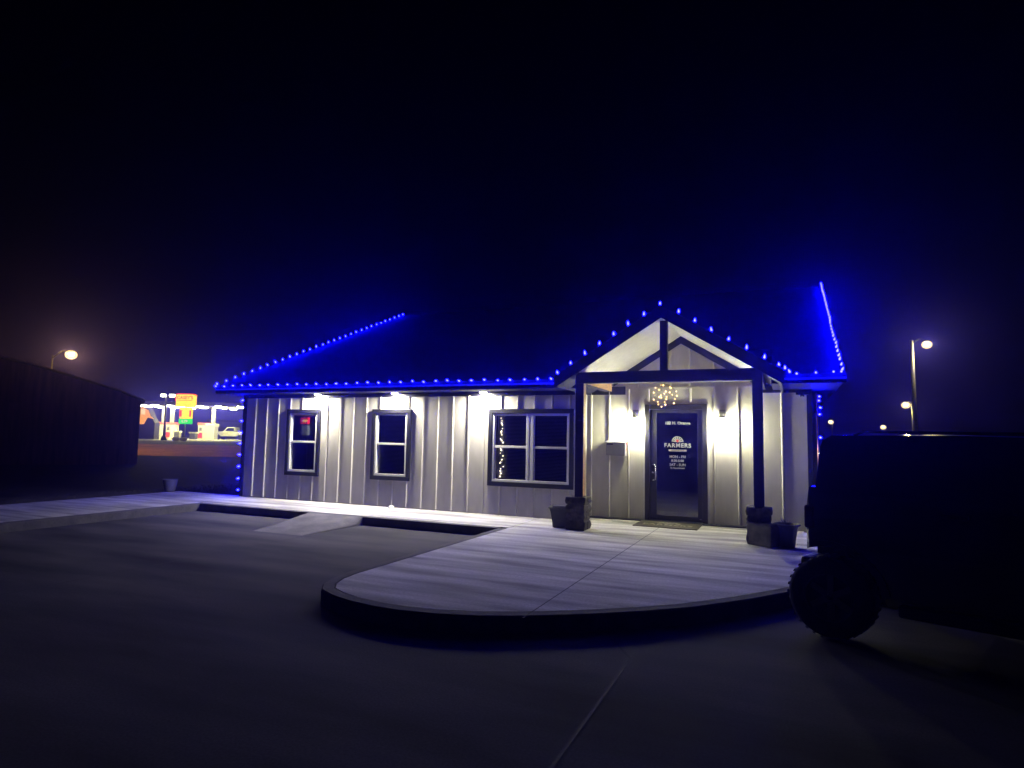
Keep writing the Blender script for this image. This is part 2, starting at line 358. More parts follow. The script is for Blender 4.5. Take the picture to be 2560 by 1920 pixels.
# ------------------------------------------------------------------ the office building
B = thing('office_building', 'white metal sided office with charcoal trim, gabled timber porch and glass door', 'building', (-6, 14, 0))
B.location = (0, 0, 0)
YF, YP = 11.28, 12.05        # front wall, recessed porch wall
XL, XJ, XR = -12.04, -3.64, 0.40
ZS = 2.43                    # soffit
wins = [(-10.66, -9.68), (-8.255, -7.265), (-5.44, -3.655)]
WZ0, WZ1 = 0.565, 2.08
def rib(mb, x, y, z0, z1, h=0.024, b=0.021, t=0.008):
    mb.prism([(x-b, y+.001), (x-t, y-h), (x+t, y-h), (x+b, y+.001)], z0, z1, 'z')
wl = MB(); T = 0.14
cur = XL
inset = 0.045
for a, b in wins:
    wl.box(cur, a+inset, YF, YF+T, 0.0, ZS)
    wl.box(a+inset, b-inset, YF, YF+T, 0.0, WZ0+inset); wl.box(a+inset, b-inset, YF, YF+T, WZ1-inset, ZS)
    cur = b-inset
wl.box(cur, XJ, YF, YF+T, 0.0, ZS)
x = -11.66
while x < XJ-0.1:
    segs = [(0.02, 2.35)]
    for a, b in wins:
        if a-0.02 < x < b+0.02: segs = [(0.02, WZ0-0.002), (WZ1+0.002, 2.35)]
    for z0, z1 in segs: rib(wl, x, YF, z0, z1)
    x += 0.36
wl.box(XJ-.05, XJ+.012, YF-.014, YF-.001, 0.02, 2.35)   # corner flashing
wl.build('wall', MT['siding'], B)
wr = MB(); wr.box(XJ-T, XJ, YF+T, YP, 0, ZS)
wr.build('wall', MT['siding'], B)
# porch wall with the door opening, and its gable
DX0, DX1, DZ = -2.48, -1.33, 2.205
PX, PS, PZ = -1.80, 0.615, 3.50       # porch ridge x, slope, soffit ridge z
wp = MB()
wp.box(XJ, DX0+.02, YP, YP+T, 0, 2.52); wp.box(DX0+.02, DX1-.02, YP, YP+T, DZ-.02, 2.52); wp.box(DX1-.02, XR, YP, YP+T, 0, 2.52)
hw = (PZ-2.52)/PS
wp.prism([(PX-hw, 2.52), (PX+hw, 2.52), (PX, PZ+.02)], YP, YP+T, 'y')
for xx in (-3.55, -3.18, -2.80, -2.41, -1.63, -1.21, -0.79, -0.06):
    z0 = DZ+.04 if DX0-.03 < xx < DX1+.03 else 0.02
    rib(wp, xx, YP, z0, 2.50)
for xx in (-2.62, -2.0, -1.64, -1.2): rib(wp, xx, YP, 2.54, PZ-PS*abs(xx-PX)-.15, h=.012)
wp.box(-2.86, -.53, YP-.012, YP-.001, 2.50, 2.535)
wp.build('wall', MT['siding'], B)
ws = MB()
RB = 26.1-0.62
for xx in (XL, XR-T):
    ws.prism([(YF+T if xx == XL else YP+T, 0), (RB, 0), (RB, ZS+.1), (18.4, 5.45), (11.9 if xx == XL else 12.4, 2.82 if xx == XL else 3.0), (YF+T if xx == XL else YP+T, ZS+.1)], xx, xx+T, 'x')
ws.box(XL, XR, RB, RB+T, 0, ZS+.1)
ws.build('wall', MT['siding'], B)
# a dark room behind the glass
it = MB(); it.box(XL+.3, XR-.3, 13.2, 13.3, 0, 2.5); it.box(XL+.3, XR-.3, YF+.6, 13.2, 0.0, .02)
it.build('room_back', MT['interior'], B)
# trim
tr = MB()
tr.box(XL-.02, XL+.09, YF-.02, YF-.002, 0.01, 2.35); tr.box(XL-.022, XL-.002, YF-.02, YF+.10, 0.01, 2.35)
tr.build('corner_trim', MT['trim'], B)
tr = MB(); tr.box(XR-.01, XR+.025, YP-.022, YP+.10, 0.01, 2.40); tr.box(XR-.06, XR-.01, YP-.02, YP-.002, .01, 2.40)
tr.build('corner_trim', MT['trim'], B)
fr = MB(); fr.box(XL-.02, XJ, YF-.022, YF-.002, 2.345, ZS); fr.build('frieze_board', MT['trim'], B)
fr = MB(); fr.box(XJ, -2.86, YP-.022, YP-.002, 2.395, 2.555); fr.build('frieze_board', MT['trim'], B)
fr = MB(); fr.box(-.53, XR+.02, YP-.022, YP-.002, 2.40, 2.555); fr.build('frieze_board', MT['trim'], B)
# main roof
RX0, RX1, YE, ZE, SL, YR = -12.37, 0.85, 10.70, 2.590, 0.41, 18.4
rf = MB()
def slope_slab(mb, x0, x1, y0, y1, th=0.13, front=True):
    f = (lambda y: ZE + SL*(y-YE)) if front else (lambda y: ZE + SL*(2*YR-YE-y))
    mb.prism([(y0, f(y0)), (y1, f(y1)), (y1, f(y1)-th), (y0, f(y0)-th)], x0, x1, 'x')
slope_slab(rf, RX0, -3.40, YE, YR); slope_slab(rf, -3.40, -0.20, YP+T+.02, YR); slope_slab(rf, -0.20, RX1, YE, YR)
slope_slab(rf, RX0, RX1, YR, 2*YR-YE, front=False)
rf.build('roof', MT['roof'], B)
so = MB(); so.box(RX0+.03, -3.40, YE+.03, YF-.002, ZS, ZS+.015); so.box(-.20, RX1-.03, YE+.03, YP-.03, ZS+.02, ZS+.035)
so.box(RX0+.03, XL-.03, YF-.002, 25.9, ZS, ZS+.015); so.box(XR+.03, RX1-.03, YP-.03, 25.9, ZS+.02, ZS+.035)
so.build('soffit', MT['trim'], B)
fa = MB(); fa.box(RX0, -3.40, YE, YE+.028, ZS-.005, 2.50); fa.box(-.20, RX1, YE, YE+.028, ZS+.015, 2.50)
fa.box(-3.43, -3.40, YE+.028, YF, ZS+.001, 2.50); fa.box(-.20, -.17, YE+.028, YP-.03, ZS+.036, 2.50)
for xx in (RX0, RX1-.028):
    for s in (1, -1):
        yy = [YE, YR] if s == 1 else [2*YR-YE, YR]
        fa.prism([(yy[0], ZE-.14), (yy[0], ZE-.02), (yy[1], ZE+SL*(YR-YE)-.02), (yy[1], ZE+SL*(YR-YE)-.16)], xx-.012 if xx == RX0 else xx, xx+.028 if xx == RX0 else xx+.04, 'x')
fa.build('fascia', MT['trim'], B)
de = MB(); de.box(RX0-.01, -3.385, YE-.016, YE+.02, 2.50, 2.532); de.box(-.215, RX1+.01, YE-.016, YE+.02, 2.50, 2.532)
de.build('drip_edge', pm("painted_drip_edge", (0.20, 0.20, 0.22), 0.45, scale=10, amt=0.15), B)

# windows
def make_window(x0, x1, double=False):
    t = MB(); tw = 0.088
    t.box(x0, x1, YF-.045, YF+.012, WZ1-tw, WZ1); t.box(x0, x1, YF-.045, YF+.012, WZ0, WZ0+tw)
    t.box(x0, x0+tw, YF-.043, YF+.012, WZ0+tw, WZ1-tw); t.box(x1-tw, x1, YF-.043, YF+.012, WZ0+tw, WZ1-tw)
    W = t.build('window', MT['trim'], B, bevel=0.006)
    a, b, c, d = x0+tw, x1-tw, WZ0+tw, WZ1-tw
    fw = 0.045
    f = MB()
    f.box(a, b, YF-.030, YF+.07, d-fw, d); f.box(a, b, YF-.030, YF+.07, c, c+fw)
    f.box(a, a+fw, YF-.028, YF+.07, c+fw, d-fw); f.box(b-fw, b, YF-.028, YF+.07, c+fw, d-fw)
    bays = [(a+fw, b-fw)]
    if double:
        mx = (a+b)/2; bays = [(a+fw, mx-.075), (mx+.075, b-fw)]
        f.box(mx-.075, mx-.018, YF-.028, YF+.07, c+fw, d-fw); f.box(mx+.018, mx+.075, YF-.028, YF+.07, c+fw, d-fw)
        f.box(mx-.018, mx+.018, YF-.012, YF+.07, c+fw, d-fw)
    zm = 1.335
    for p, q in bays:
        f.box(p, q, YF-.020, YF+.05, zm-.022, zm+.022)
        f.box(p, p+.014, YF+.026, YF+.06, c+fw, zm-.022); f.box(q-.014, q, YF+.026, YF+.06, c+fw, zm-.022)
        f.box(p, p+.014, YF+.002, YF+.03, zm+.022, d-fw); f.box(q-.014, q, YF+.002, YF+.03, zm+.022, d-fw)
    f.build('window_frame', MT['white'], W, bevel=0.003)
    for p, q in bays:
        for z0, z1, yy in ((c+fw, zm-.022, YF+.045), (zm+.022, d-fw, YF+.018)):
            pn = MB(); pn.box(p+.014, q-.014, yy, yy+.005, z0, z1); pn.build('pane', MT['glass'], W)
        bl = MB(); z = c+fw+.03
        while z < d-fw:
            bl.box(0, 1, -.011, .011, -.0009, .0009, Matrix.Translation((p+.01, YF+.105, z)) @ Matrix.Diagonal((q-p-.02, 1, 1, 1)) @ Matrix.Rotation(rad(-48), 4, 'X'))
            z += .027
        for xx in (p+.12, q-.12): bl.box(xx-.001, xx+.001, YF+.090, YF+.092, c+fw, d-fw)
        bl.build('blind', MT['blind'], W)
    return W
make_window(*wins[0]); make_window(*wins[1]); W3 = make_window(*wins[2], double=True)

# door
df = MB()
df.box(DX0, DX0+.09, YP-.035, YP+.09, 0.005, DZ); df.box(DX1-.09, DX1, YP-.035, YP+.09, 0.005, DZ); df.box(DX0+.09, DX1-.09, YP-.033, YP+.09, 2.105, DZ)
df.box(DX0+.09, DX1-.09, YP-.02, YP+.09, 0.002, 0.022)
df.build('door_frame', MT['bronze'], B, bevel=0.004)
MB().box(DX1, DX1+.035, YP-.03, YP-.001, 0.02, DZ).build('door_casing', MT['white'], B); MB().box(DX0-.03, DX0, YP-.03, YP-.001, 0.02, DZ).build('door_casing', MT['white'], B)
dl = MB(); a, b = DX0+.094, DX1-.094
dl.box(a, a+.125, YP+.0, YP+.045, 0.03, 2.098); dl.box(b-.085, b, YP+.0, YP+.045, 0.03, 2.098)
dl.box(a+.125, b-.085, YP+.002, YP+.043, 2.04, 2.098); dl.box(a+.125, b-.085, YP+.002, YP+.043, 0.03, .115)
D = dl.build('door', MT['bronze'], B, bevel=0.003)
pn = MB(); pn.box(a+.125, b-.085, YP+.02, YP+.026, .115, 2.04); pn.build('pane', MT['doorglass'], D)
ph = MB(); hx = a+.055
ph.tube([(hx, YP, 1.055), (hx+.045, YP-.055, 1.055), (hx+.06, YP-.06, 1.02), (hx+.06, YP-.06, .80), (hx+.045, YP-.055, .765), (hx, YP, .765)], .0115, 10)
ph.cyl((hx, YP+.001, .91), (hx, YP-.012, .91), .018, .018, 14)
ph.build('pull_handle', MT['steel'], D)
cx = -1.875; yt = YP+.0165
for txt, size, zz, sp, of in (("102 N. Orange", .078, 1.845, 1.0, .0016), ("FARMERS", .108, 1.425, 1.18, .0028), ("MON - FRI", .066, 1.215, 1.0, .0012), ("8:30-5:00", .062, 1.14, 1.0, .0012), ("SAT - SUN", .066, 1.065, 1.0, .0012), ("By Appointment", .040, 1.005, 1.0, .001)):
    le = MB(); put_text(le, txt, size, (cx, yt, zz), spacing=sp, offset=of); le.build('lettering', MT['vinylw'], D)
MB().box(cx-.165, cx+.165, yt-.0005, yt+.0005, 1.315, 1.352).build('letter_band', MT['vinylw'], D)
le = MB(); put_text(le, "INSURANCE", 0.036, (cx, yt-.0018, 1.334), spacing=1.25); le.build('lettering', MT['bronze'], D)
eb = MB(); z0 = 1.492
def arc_band(mb, r0, r1, t0, t1, y, n=14):
    vs = []
    for k in range(n+1):
        t = t0 + (t1-t0)*k/n
        vs += [(cx+r0*math.cos(t), y, z0+r0*math.sin(t)), (cx+r1*math.cos(t), y, z0+r1*math.sin(t))]
    mb.add(vs, [(2*k, 2*k+1, 2*k+3, 2*k+2) for k in range(n)])
arc_band(eb, .097, .108, 0, math.pi, yt)
arc_band(eb, .0001, .060, 0, math.pi, yt)
for k in range(7):
    t = math.pi*(k+.5)/7; arc_band(eb, .064, .092, t-.13, t+.13, yt, 3)
eb.build('emblem', MT['vinylw'], D)
sh = MB(); sh.prism([(cx-.026, z0+.046), (cx+.026, z0+.046), (cx+.022, z0+.012), (cx, z0-.008), (cx-.022, z0+.012)], yt-.003, yt-.0015, 'y')
sh.build('emblem_shield', MT['red'], D)
tg = MB(); tg.box(b-.055, b-.02, YP-.002, YP+.0005, .075, .088); tg.build('kick_label', MT['vinylw'], D)

# porch: posts, stone bases, beams, truss, gable roof
def post(x0, x1, raw):
    p = MB(); p.box(x0, x1, 10.15, 10.29, 0.54, 2.455)
    o = p.build('porch_post', MT['timber'], B, bevel=.006)
    if raw:
        q = MB(); q.box(x1+.001, x1+.007, 10.155, 10.285, 0.56, 2.455); q.build('raw_side', MT['rawwood'], o)
post(-3.275, -3.135, True); post(-.46, -.315, False)
def stone_base(cx, cy, seed):
    r = random.Random(seed); mb = MB()
    z = 0.0
    for k, (h, wd) in enumerate(((.15, .36), (.13, .33), (.14, .34), (.13, .37))):
        for ix in (0, 1):
            for iy in (0, 1):
                a = wd/2*r.uniform(.93, 1.06); b = wd/2*r.uniform(.93, 1.06); s = r.uniform(-.05, .05)
                x0 = cx + ((-a) if ix == 0 else s+.006); x1 = cx + ((s-.006) if ix == 0 else a)
                y0 = cy + ((-b) if iy == 0 else s+.006); y1 = cy + ((s-.006) if iy == 0 else b)
                vs = []
                for zz in (z+.004, z+h/2, z+h-.004):
                    e = .012 if zz != z+h/2 else 0.0
                    for (px, py) in ((x0+e, y0+e), (x1-e, y0+e), (x1-e, y1-e), (x0+e, y1-e)):
                        vs.append((px+r.gauss(0, .006), py+r.gauss(0, .006), zz+r.gauss(0, .003)))
                mb.add(vs, [(3, 2, 1, 0), (8, 9, 10, 11)] + [(i+4*j, (i+1) % 4+4*j, (i+1) % 4+4*j+4, i+4*j+4) for j in (0, 1) for i in range(4)])
        z += h
    mb.box(cx-.15, cx+.15, cy-.15, cy+.15, 0, z-.02)
    return mb.build('stone_base', MT['stone'], B, bevel=.012)
stone_base(-3.235, 10.24, 11); stone_base(-.39, 10.24, 5)
bm_ = MB(); bm_.box(-3.275, -.315, 10.15, 10.29, 2.456, 2.645); bm_.build('beam', MT['timber'], B, bevel=.005)
for x0, x1, s in ((-3.275, -3.135, 1), (-.455, -.315, -1)):
    sb = MB(); sb.box(x0, x1, 10.291, YP-.024, 2.456, 2.645); o = sb.build('beam', MT['timber'], B)
    q = MB(); q.box(x1+.001 if s == 1 else x0-.007, x1+.007 if s == 1 else x0-.001, 10.292, YP-.03, 2.458, 2.645); q.build('raw_side', MT['rawwood'], o)
kp = MB(); kp.box(-1.853, -1.738, 10.155, 10.285, 2.646, PZ-.04); kp.build('king_post', MT['timber'], B, bevel=.005)
pr = MB(); HW = 1.77; TH = 0.15
def pz(x, o=0.0): return PZ - PS*abs(x-PX) + o
for s in (-1, 1):
    e = PX+s*HW
    pr.prism([(PX, PZ+.012), (e, pz(e, .012)), (e, pz(e, TH)), (PX, PZ+TH)], 9.98, 14.3, 'y')
pr.build('porch_roof', MT['roof'], B)
pc = MB()
for s in (-1, 1):
    e = PX+s*1.40; pc.prism([(PX, PZ), (e, pz(e)), (e, pz(e, .011)), (PX, PZ+.011)], 10.0, YP-.001, 'y')
pc.build('porch_ceiling', MT['ceiling'], B)
for s in (-1, 1):
    ps = MB(); e = PX+s*(HW-.02); k = PX+s*1.402
    ps.prism([(k, pz(k)), (e, pz(e)), (e, pz(e, .011)), (k, pz(k, .011))], 10.0, YP+.3, 'y')
    ps.prism([(e, pz(e, -.04)), (e+s*.022, pz(e, -.04)), (e+s*.022, pz(e, .10)), (e, pz(e, .10))], 9.98, YP+.3, 'y')
    ps.build('porch_soffit', MT['trim'], B)
rb = MB()
for s in (-1, 1):
    e = PX+s*(HW+.02); rb.prism([(PX, PZ-.03), (e, pz(e, -.03)), (e, pz(e, TH+.015)), (PX, PZ+TH+.015)], 9.945, 9.978, 'y')
rb.build('rake_board', MT['trim'], B)
gt = MB()
for s in (-1, 1):
    e = PX+s*1.30; gt.prism([(PX, PZ-.004), (e, pz(e, -.004)), (e, pz(e, -.145)), (PX, PZ-.145)], YP-.030, YP-.013, 'y')
gt.build('gable_trim', MT['trim'], B)

# ------------------------------------------------------------------ lamps on the building
def soffit_lamp(x, label):
    o = thing('soffit_light', label, 'light', (x, 11.145, ZS), 0, 'soffit lights above the windows')
    lpart('housing', MB().lathe([(.001, -.001), (.085, -.001), (.085, -.022), (.062, -.028), (.062, -.012), (.001, -.012)], n=20), MT['white'], o)
    lpart('lens', MB().lathe([(.061, -.026), (.05, -.0275), (.025, -.029), (.001, -.0295)], n=20), E_SOFFIT, o)
soffit_lamp(-9.70, 'lit round soffit light above the narrow window nearest the far left corner')
soffit_lamp(-7.62, 'lit round soffit light above the middle narrow window')
soffit_lamp(-5.52, 'lit round soffit light just left of the wide double window')
def sconce(x, label):
    o = thing('wall_lantern', label, 'wall lamp', (x, YP-.002, 1.60), 0, 'wall lanterns beside the door')
    b = MB(); b.box(-.055, .055, -.022, 0, .28, .50); b.box(-.014, .014, -.145, -.022, .415, .445); b.cyl((0, -.145, .36), (0, -.145, .43), .012, .012, 10)
    lpart('bracket', b, MT['lantern'], o, .003)
    lpart('cap', MB().lathe([(.001, .385), (.03, .38), (.086, .345), (.089, .335), (.001, .335)], (0, -.145, 0), 16), MT['lantern'], o)
    lpart('glass_shade', MB().lathe([(.001, .03), (.045, .03), (.055, .06), (.062, .20), (.060, .333)], (0, -.145, 0), 16), E_SCONCE, o)
    c = MB()
    for k in range(4):
        t = math.pi/4+k*math.pi/2; c.cyl((.074*math.cos(t), -.145+.074*math.sin(t), .02), (.074*math.cos(t), -.145+.074*math.sin(t), .338), .005, .005, 6)
    c.lathe([(.055, .012), (.08, .012), (.08, .024), (.055, .024)], (0, -.145, 0), 16)
    lpart('cage', c, MT['black'], o)
sconce(-2.66, 'lit black wall lantern left of the glass door, above the mailbox')
sconce(-1.06, 'lit black wall lantern on the right side of the glass door')
# starburst chandelier under the porch ridge
CH = Vector((-1.905, 10.90, 2.29))
o = thing('chandelier', 'open wire ball chandelier with tiny warm bulbs hanging in the porch gable', 'chandelier', CH)
c = MB(); c.cyl((0, 0, .20), (0, 0, pz(CH.x)-CH.z-.005), .003, .003, 6); c.lathe([(.001, pz(CH.x)-CH.z-.03), (.05, pz(CH.x)-CH.z-.03), (.05, pz(CH.x)-CH.z-.06)], n=14)
lpart('cord', c, MT['black'], o)
c = MB()
for k in range(6):
    ax = Matrix.Rotation(k*math.pi/6, 4, 'Z') @ Matrix.Rotation(rad(90), 4, 'X')
    c.tube([ax @ Vector((.19*math.cos(2*math.pi*i/24), .19*math.sin(2*math.pi*i/24), 0)) for i in range(25)], .0022, 4)
for zz in (-.1, 0, .1):
    r = math.sqrt(.19**2-zz*zz); c.tube([Vector((r*math.cos(2*math.pi*i/24), r*math.sin(2*math.pi*i/24), zz)) for i in range(25)], .0022, 4)
lpart('wire_ball', c, pm("gilt_wire", (0.25, 0.17, 0.07), 0.35, metal=0.8), o)
rr = random.Random(21); nb = 26
for k in range(nb):
    zz = 1-2*(k+.5)/nb; t = k*2.39996+rr.uniform(-.2, .2); q = math.sqrt(1-zz*zz); rad_ = .205 if k % 6 else .07
    lpart('bulb', MB().sphere((rad_*q*math.cos(t), rad_*q*math.sin(t), rad_*zz), rr.uniform(.009, .014), 8, 5), E_WARM, o)
# unlit floodlight under the right eave
o = thing('floodlight', 'small unlit floodlight under the eave at the right corner', 'light', (.27, YP-.03, 2.40))
b = MB(); b.box(-.10, .10, -.10, .0, -.045, .0); b.cyl((0, -.05, -.045), (0, -.07, -.075), .03, .036, 12); lpart('body', b, MT['black'], o, .006)
lpart('lens', MB().cyl((0, -.0702, -.0755), (0, -.072, -.079), .028, .024, 12), MT['clearlens'], o)
tag(MB().tube([(.50, YP-.02, 2.38), (.50, YP-.02, .02)], .010, 8).build('conduit', MT['copper'], None, loc=(.50, YP-.02, .02)), 'thin copper coloured conduit running down the right corner', 'pipe')

# ------------------------------------------------------------------ blue string lights
proto = MB().lathe([(.0006, .048), (.005, .042), (.011, .026), (.0155, .008), (.015, -.004), (.009, -.012), (.0006, -.014)], n=8)
pb_ = proto.build('bulb', E_BLUE); bulb_me = pb_.data; bpy.data.objects.remove(pb_)
rb_ = random.Random(5)
def light_string(label, pts, up, cord=True, tilt=.18):
    o = thing('light_string', label, 'string lights', pts[0], 0, 'blue bulb strings along the roof edges')
    p0 = Vector(pts[0])
    if cord:
        c = MB()
        cp = []
        for i, p in enumerate(pts):
            q = Vector(p)-p0 - Vector(up)*.022; cp.append(q)
            if i < len(pts)-1: cp.append((q + Vector(pts[i+1])-p0 - Vector(up)*.022)/2 - Vector((0, 0, .012)))
        c.tube(cp, .004, 5)
        for p in pts: 
            q = Vector(p)-p0; c.cyl(q-Vector(up)*.035, q-Vector(up)*.012, .010, .012, 8)
        lpart('cord', c, MT['cord'], o)
    for p in pts:
        b = bpy.data.objects.new('bulb', bulb_me); COL.objects.link(b); b.parent = o
        d = (Vector(up) + Vector((rb_.gauss(0, tilt), rb_.gauss(0, tilt), rb_.gauss(0, tilt)))).normalized()
        b.rotation_mode = 'QUATERNION'; b.rotation_quaternion = Vector((0, 0, 1)).rotation_difference(d)
        b.location = Vector(p)-p0 + Vector((rb_.gauss(0, .006), 0, rb_.gauss(0, .006))); b.scale = (1, 1, rb_.uniform(.8, 1.1))
    return o
def lin(a, b, n): a = Vector(a); b = Vector(b); return [a+(b-a)*i/(n-1) for i in range(n)]
OUT = (0, -.9, .45)
light_string('blue string lights along the long eave above the three windows', lin((-12.33, 10.675, 2.60), (-3.90, 10.675, 2.60), 32), (0, -1, .25))
zr = ZE + SL*(YR-YE)
light_string('blue string lights climbing the far left roof rake', lin((RX0+.02, 10.72, 2.65), (RX0+.02, YR, zr+.045), 31), (-.3, 0, 1))
light_string('blue string lights climbing the right roof rake beyond the porch', lin((.80, 10.72, 2.65), (.93, YR, zr+.045), 31), (.3, 0, 1))
gp = [(PX-.02-k*.247, 9.96, pz(PX-.02-k*.247, TH+.055)) for k in range(7, -1, -1)] + [(PX+.275+k*.251, 9.96, pz(PX+.275+k*.251, TH+.055)) for k in range(6)]
gp = [(-3.63, 10.42, 2.62), (-3.585, 10.12, 2.63)] + gp + [(-.075, 10.02, 2.67), (.0, 10.3, 2.64), (.06, 10.5, 2.60)]
light_string('blue string lights over the porch gable', gp, (0, -.15, 1))
light_string('short blue string lights on the right eave beside the porch', [(.17, 10.675, 2.60), (.44, 10.675, 2.60), (.69, 10.675, 2.60), (.80, 10.675, 2.60)], (0, -1, .25))
light_string('blue string lights hanging down the left wall corner', [(XL-.085, YF+.02, z) for z in (2.31, 1.80, 1.53, 1.26, .98, .70, .42, .14)], (-.55, -.8, -.1))
light_string('blue string lights hanging down the right wall corner', [(.55, YP+.15, z) for z in (2.34, 2.26, 2.15, 2.02, 1.62, 1.28, .94, .6)], (.4, -.9, -.1))

# ------------------------------------------------------------------ small things at the entrance
o = thing('mailbox', 'grey wall mailbox mounted left of the glass door', 'mailbox', (-3.02, YP-.026, 1.21))
b = MB(); b.box(-.19, .19, -.13, 0, 0, .255); lpart('body', b, MT['mailbox'], o, .006)
b = MB(); b.prism([(-.152, .255), (.004, .29), (.004, .262), (-.15, .243)], -.20, .20, 'x'); lpart('lid', b, MT['mailbox'], o, .002)
b = MB(); b.box(-.17, -.05, -.1325, -.130, .205, .23); lpart('slot_label', b, MT['black'], o)
b = MB(); b.box(.198, .204, -.10, -.085, .10, .25); b.box(.198, .204, -.10, -.045, .215, .255); lpart('flag', b, MT['red'], o)
# door mat
o = thing('door_mat', 'brown coir door mat with pale print before the glass door', 'door mat', (-1.965, 11.60, 0.0))
b = MB(); b.box(-.555, .555, -.45, .41, .002, .016); lpart('pile', b, MT['mat'], o, .004)
b = MB(); mm = Matrix.Translation((0, -.14, .0175)); put_text(b, "FARMERS", .20, None, spacing=1.1, m=mm, offset=.004)
for k in range(9):
    t0 = math.pi*(k+.12)/9; t1 = math.pi*(k+.88)/9
    vs = [(r*math.cos(t), .02+r*math.sin(t)*.9, .018) for t in (t0, t1) for r in (.13, .21)]; b.add(vs, [(0, 1, 3, 2)])
vs = [(0, .02, .018)] + [(.10*math.cos(math.pi*k/12), .02+.09*math.sin(math.pi*k/12), .018) for k in range(13)]; b.add(vs, [(0, k, k+1) for k in range(1, 13)])
lpart('print', b, MT['matprint'], o)
def square_pot(mb, w0, w1, h, rimw, n=5):
    def ring(wd, z, rr=.0): return [(-wd, -wd, z), (wd, -wd, z), (wd, wd, z), (-wd, wd, z)]
    rows = [ring(w0, 0), ring(w0*1.06, h*.25), ring(w1*.93, h*.80), ring(w1, h*.92), ring(w1+rimw, h), ring(w1+rimw-.012, h+.004), ring(w1-.02, h-.01), ring(w1-.03, h-.06)]
    vs = [p for r in rows for p in r]
    mb.add(vs, [(3, 2, 1, 0)] + [(i+4*j, (i+1) % 4+4*j, (i+1) % 4+4*j+4, i+4*j+4) for j in range(len(rows)-1) for i in range(4)])
    return mb
o = thing('planter', 'dark square flared planter beside the left stone post base', 'planter', (-3.60, 10.36, 0), .25)
lpart('pot', square_pot(MB(), .115, .165, .34, .03), MT['pot'], o, .008)
b = MB(); b.box(-.145, .145, -.145, .145, .24, .29); lpart('soil', b, MT['soil'], o)
o = thing('planter', 'dark round plastic planter with dead grass, right of the porch', 'planter', (-.01, 10.12, 0))
lpart('pot', MB().lathe([(.001, .002), (.105, .002), (.12, .12), (.142, .27), (.155, .30), (.185, .315), (.188, .33), (.165, .335), (.15, .31), (.147, .28)], n=24), MT['pot'], o)
lpart('soil', MB().lathe([(.001, .298), (.08, .296), (.147, .288)], n=18), MT['soil'], o)
b = MB(); rr = random.Random(8)
for k in range(150):
    t = rr.uniform(0, 6.28); r = rr.uniform(0, .13); p = Vector((r*math.cos(t), r*math.sin(t), .285)); h = rr.uniform(.04, .15)*(1.0 if math.cos(t) < .2 else .6)
    tip = p + Vector((rr.gauss(0, .035)+.25*r*math.cos(t), rr.gauss(0, .035)+.25*r*math.sin(t), h)); md = (p+tip)/2 + Vector((rr.gauss(0, .008), rr.gauss(0, .008), .01))
    s = Vector((-math.sin(t), math.cos(t), 0))*.003
    b.add([p-s, p+s, md+s*.8, md-s*.8, tip], [(0, 1, 2, 3), (3, 2, 4)])
lpart('dead_grass', b, MT['plant'], o)
o = thing('concrete_block', 'square rough concrete block standing beside the right stone post base', 'block', (-.36, 10.02, 0), rad(-32))
b = MB(); b.box(-.20, .20, -.06, .16, 0.002, .30); lpart('block', b, MT['block'], o, .012)
b = MB(); b.box(-.205, .205, -.068, .165, .302, .325); lpart('ledge', b, MT['stone'], o, .006)
tag(MB().lathe([(.001, .05), (.03, .048), (.055, .036), (.07, .012), (.072, 0)], (0, 0, 0), 16).build('vent_cap', MT['white'], None, loc=None), 'small white domed vent cap on the walkway at the wall foot', 'vent cap').location = (-7.62, 11.16, .0)
o = thing('planter', 'lone grey planter on the lawn edge far left of the office', 'planter', (-14.42, 11.25, -.012))
lpart('pot', MB().lathe([(.001, .002), (.115, .002), (.13, .05), (.165, .22), (.178, .30), (.182, .315), (.165, .315), (.155, .26)], n=22), MT['bluepot'], o)
lpart('soil', MB().lathe([(.001, .265), (.155, .26)], n=16), MT['soil'], o)

# inside the windows
def place_at(p): return Matrix.Translation(p)
o = thing('lit_sign', 'small lit red sign with yellow centre inside the leftmost window', 'sign', (-10.24, YF+.085, 1.82))
lpart('case', MB().box(-.14, .14, 0, .012, -.075, .075), E_NEON, o)
b = MB(); b.prism([(.085*math.cos(t), .034*math.sin(t)) for t in [2*math.pi*i/20 for i in range(20)]], -.004, -.001, 'y'); lpart('glow_centre', b, E_NEONY, o)
o = thing('notice', 'white lined paper notice under the red sign in the leftmost window', 'notice', (-10.20, YF+.080, 1.60))
lpart('sheet', MB().box(-.12, .12, 0, .002, -.11, .11), em("glowing_notice", (.8, .8, .72), 1.5), o)  # paper's brightness put in as emission, no lamp behind it
b = MB()
for k in range(4): b.box(-.11, .11, -.002, -.0005, -.085+k*.048, -.076+k*.048)
lpart('rule_lines', b, MT['interior'], o)
o = thing('latch', 'tiny white latch on the right side of the leftmost window', 'latch', (-9.84, YF+.025, 1.02))
lpart('knob', MB().sphere((0, 0, 0), .016, 8, 6), MT['white'], o); lpart('plate', MB().box(-.012, .012, .004, .02, -.03, .03), MT['white'], o)
o = thing('christmas_tree', 'slim lit christmas tree standing behind the left side of the wide window', 'christmas tree', (-5.22, YF+.165, .02))
b = MB(); rr = random.Random(4)
for k in range(420):
    z = rr.uniform(.35, 1.95); r = .22*(2.05-z)/1.7+.02; t = rr.uniform(0, 6.28); p = Vector((0, 0, z)); q = Vector((r*math.cos(t), abs(r*math.sin(t))*.35, z-.05*r))
    s = Vector((0, 0, .012)); b.add([p-s, p+s, q], [(0, 1, 2)])
b.cyl((0, .02, 0), (0, .02, 1.9), .02, .008, 8); lpart('branches', b, pm("fir_needles", (0.02, 0.05, 0.025), 0.8), o)
